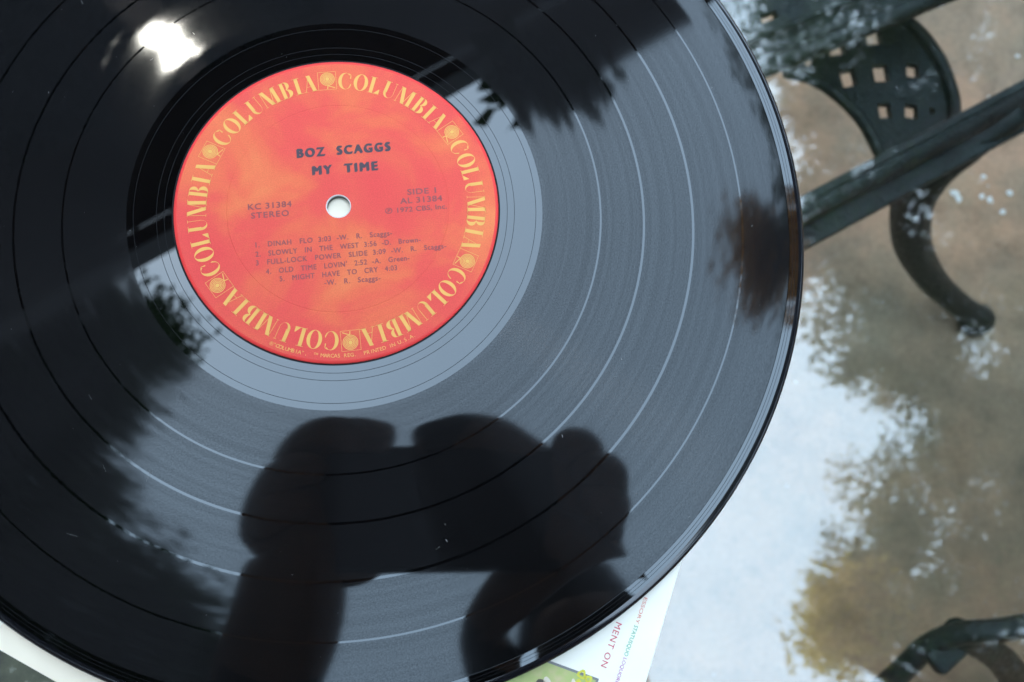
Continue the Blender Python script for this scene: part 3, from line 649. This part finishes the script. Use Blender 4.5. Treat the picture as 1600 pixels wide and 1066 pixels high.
added_hedge('tall olive hedging out of view on the right of the table, added to cut skylight', (3.7, 0.6), 0.35, 4.0, 1.7, M['leaf_olive'])
added_hedge('long hedging out of view behind the pergola, added to cut skylight', (0.0, 5.2), 4.2, 0.4, 2.0, M['leaf_dark'])
stucco, n, l, p = principled('brown_stucco', (0.22, 0.16, 0.12), 0.9)
hs = empty('added_house', (0.5, -2.9, GZ), 'unseen brown stucco building with deep eaves, added behind the photographer to cut skylight', 'added_house')
XX, YY = (1, 0, 0), (0, 1, 0)
boxo('wall', (0.5, -2.6, (GZ + 2.1) / 2), XX, YY, Z3, 5.0, 0.1, (2.1 - GZ) / 2, stucco, hs)
sf = boxo('soffit', (0.5, -2.25, 2.12), XX, YY, Z3, 5.4, 0.42, 0.012, wood, hs)
boxo('fascia', (0.5, -1.815, 2.18), XX, YY, Z3, 5.4, 0.012, 0.09, wood, hs)
tube('gutter', [(-4.9, -1.74, 2.2), (5.9, -1.74, 2.2)], 0.06, wood, hs, 10)
sl_ = Vector((0, -0.9, 0.42)).normalized(); boxo('roof', Vector((0.5, -3.9, 3.24)), XX, sl_, Vector(XX).cross(sl_), 5.4, 2.35, 0.03, principled('brown_shingle', (0.07, 0.055, 0.045), 0.9)[0], hs)
dr = boxo('door', (1.9, -2.485, GZ + 1.02), XX, YY, Z3, 0.45, 0.02, 1.02, wood, hs); boxo('handle', (1.55, -2.45, GZ + 1.0), XX, YY, Z3, 0.05, 0.015, 0.012, M['iron'], dr)
wn = boxo('window', (-0.9, -2.49, 0.75), XX, YY, Z3, 0.75, 0.03, 0.55, principled('window_frame_white', (0.7, 0.7, 0.68), 0.5)[0], hs)
boxo('pane', (-0.9, -2.455, 0.75), XX, YY, Z3, 0.68, 0.006, 0.48, principled('dark_window_glass', (0.02, 0.025, 0.03), 0.03)[0], wn)

# ================================================================== the photographer, mirrored in the record
Cv = CAM_POS; Rm = CAM_ROT; Vv = Vector((VX, VY, VZ))
def wl(x, y, z=0.0): return Cv + Rm @ Vector((x / 1000, y / 1000, z / 1000))     # millimetres in the plane of the phone
phone_black = principled('black_phone_shell', (0.012, 0.012, 0.013), 0.35)[0]
ph = empty('phone', wl(-5, 10, 8), 'black phone held level over the record, mirrored between two hands', 'phone')
rx, ry, rz = Rm.col[0], Rm.col[1], Rm.col[2]
boxo('body', wl(-5, 12, 9), rx, ry, rz, 0.074, 0.038, 0.004, phone_black, ph, 0.003)
boxo('screen', wl(-5, 12, 13.4), rx, ry, rz, 0.066, 0.035, 0.0003, principled('dark_screen', (0.02, 0.02, 0.022), 0.1)[0], ph)
v, f = tube_geo([wl(0, 0, 4.9), wl(0, 0, 3.6)], [0.006, 0.0055], 20, False); link('lens_ring', mesh('lens_ring', v, f), phone_black, ph)
skinm = principled('skin', (0.42, 0.25, 0.18), 0.55)[0]; shirt = principled('dark_shirt', (0.03, 0.03, 0.035), 0.85)[0]; jeans = principled('dark_jeans', (0.03, 0.035, 0.06), 0.85)[0]
B = []; E_ = []
def bv(p, r): B.append((Vector(p), r)); return len(B) - 1
def chain(start, seq):
    k = start
    for p, r in seq:
        j = bv(p, r); E_.append((k, j)); k = j
    return k
HX, HY, HZ = 0.204, -0.232, 0.785
pel = bv((0.20, -0.82, 0.14), 0.13)
chest = chain(pel, [((0.21, -0.76, 0.32), 0.125), ((0.22, -0.64, 0.50), 0.135), ((0.230, -0.50, 0.62), 0.12)])
neck = chain(chest, [((0.235, -0.37, 0.70), 0.055), ((0.238, -0.32, 0.735), 0.05)])
head = chain(neck, [((HX, HY - 0.045, HZ - 0.02), 0.074), ((HX, HY + 0.015, HZ - 0.025), 0.072), ((HX, HY + 0.055, HZ - 0.025), 0.042)])
for sx in (-1, 1):
    k = chain(pel, [((0.20 + sx * 0.09, -0.84, 0.05), 0.095), ((0.20 + sx * 0.10, -0.80, -0.28), 0.065), ((0.20 + sx * 0.10, -0.84, -0.64), 0.045), ((0.20 + sx * 0.10, -0.82, GZ + 0.035), 0.035)])
    chain(k, [((0.20 + sx * 0.11, -0.66, GZ + 0.03), 0.03)])
# left arm
ls = chain(chest, [((0.06, -0.50, 0.60), 0.065)])
lw_ = chain(ls, [((-0.075, -0.44, 0.50), 0.05), ((-0.115, -0.32, 0.41), 0.042), (wl(-106, -98, 55), 0.034), (wl(-85, -42, 22), 0.036)])
lp = chain(lw_, [(wl(-88, -8, 18), 0.029), (wl(-90, 24, 18), 0.025)])
# right arm
rs_ = chain(chest, [((0.40, -0.50, 0.60), 0.065)])
rw_ = chain(rs_, [((0.36, -0.42, 0.50), 0.048), ((0.20, -0.30, 0.38), 0.036), ((0.085, -0.235, 0.345), 0.026), (wl(24, -55, 45), 0.0165), (wl(60, -16, 26), 0.022)])
rp = chain(rw_, [(wl(86, 0, 20), 0.025), (wl(88, 22, 18), 0.022)])
FR = 0.0128
for st, side in ((lp, -1), (rp, 1)):
    if side < 0:
        fs = [[(-82, 40, 18), (-76, 54, 10), (-52, 56, 4), (-30, 52, 2)], [(-94, 38, 12), (-84, 52, -2), (-62, 54, -6), (-46, 48, -5)], [(-104, 18, 12), (-100, 24, -4), (-84, 32, -8), (-70, 28, -7)], [(-104, 2, 12), (-104, 4, -4), (-88, 8, -8), (-75, 8, -6)]]
        th = [(-84, -14, 24), (-64, -20, 20), (-48, -20, 17), (-36, -12, 17)]
    else:
        fs = [[(56, 46, 18), (34, 59, 10), (10, 60, 4), (-22, 50, 2)], [(92, 36, 12), (90, 50, 2), (78, 52, -3), (66, 42, -5)], [(102, 28, 12), (104, 32, -4), (90, 34, -8), (76, 30, -7)], [(103, 8, 12), (104, 10, -4), (90, 12, -8), (78, 12, -6)]]
        th = [(76, -14, 26), (58, -12, 20), (40, -12, 17), (26, -8, 17)]
    for q in fs: chain(st, [(wl(*p_), FR * s_) for p_, s_ in zip(q, (1.05, 1.0, 0.92, 0.8))])
    chain(st, [(wl(*p_), FR * s_) for p_, s_ in zip(th, (1.35, 1.15, 1.05, 0.9))])
me = bpy.data.meshes.new('person'); me.from_pydata([tuple(p_) for p_, _ in B], E_, []); me.update()
po = bpy.data.objects.new('person', me); COL.objects.link(po)
sk = po.modifiers.new('skin', 'SKIN'); sk.use_smooth_shade = True
for i, (p_, r_) in enumerate(B): me.skin_vertices[0].data[i].radius = (r_, r_)
me.skin_vertices[0].data[0].use_root = True
ss = po.modifiers.new('sub', 'SUBSURF'); ss.levels = 2; ss.render_levels = 2
dg = bpy.context.evaluated_depsgraph_get(); em = bpy.data.meshes.new_from_object(po.evaluated_get(dg)); em.name = 'person'
po.modifiers.clear(); po.data = em; bpy.data.meshes.remove(me)
for mt in (shirt, skinm, jeans): em.materials.append(mt)
hw = [wl(-94, 5, 15), wl(84, 5, 15)]
for pl in em.polygons:
    c = pl.center
    if c.z < 0.16 and c.y < -0.5: pl.material_index = 2
    elif any((c - h).length < 0.092 for h in hw) or (c.y > -0.36 and c.z > 0.66): pl.material_index = 1
    pl.use_smooth = True
setp(po, 'person in a dark shirt leaning over, hands and phone mirrored in the record', 'person')
# hair cap
bm = bmesh.new(); bmesh.ops.create_icosphere(bm, subdivisions=3, radius=1.0)
for vv in bm.verts:
    d = vv.co.copy(); k = 1 + 0.04 * math.sin(d.x * 9 + d.z * 7) * math.cos(d.y * 8)
    vv.co = Vector((HX + d.x * 0.077 * k, HY - 0.005 + d.y * 0.098 * k, HZ + 0.012 + d.z * 0.078 * k))
hm = bpy.data.meshes.new('hair'); bm.to_mesh(hm); bm.free(); hm.polygons.foreach_set('use_smooth', [True] * len(hm.polygons))
link('hair', hm, principled('dark_hair', (0.02, 0.015, 0.012), 0.7)[0], po)
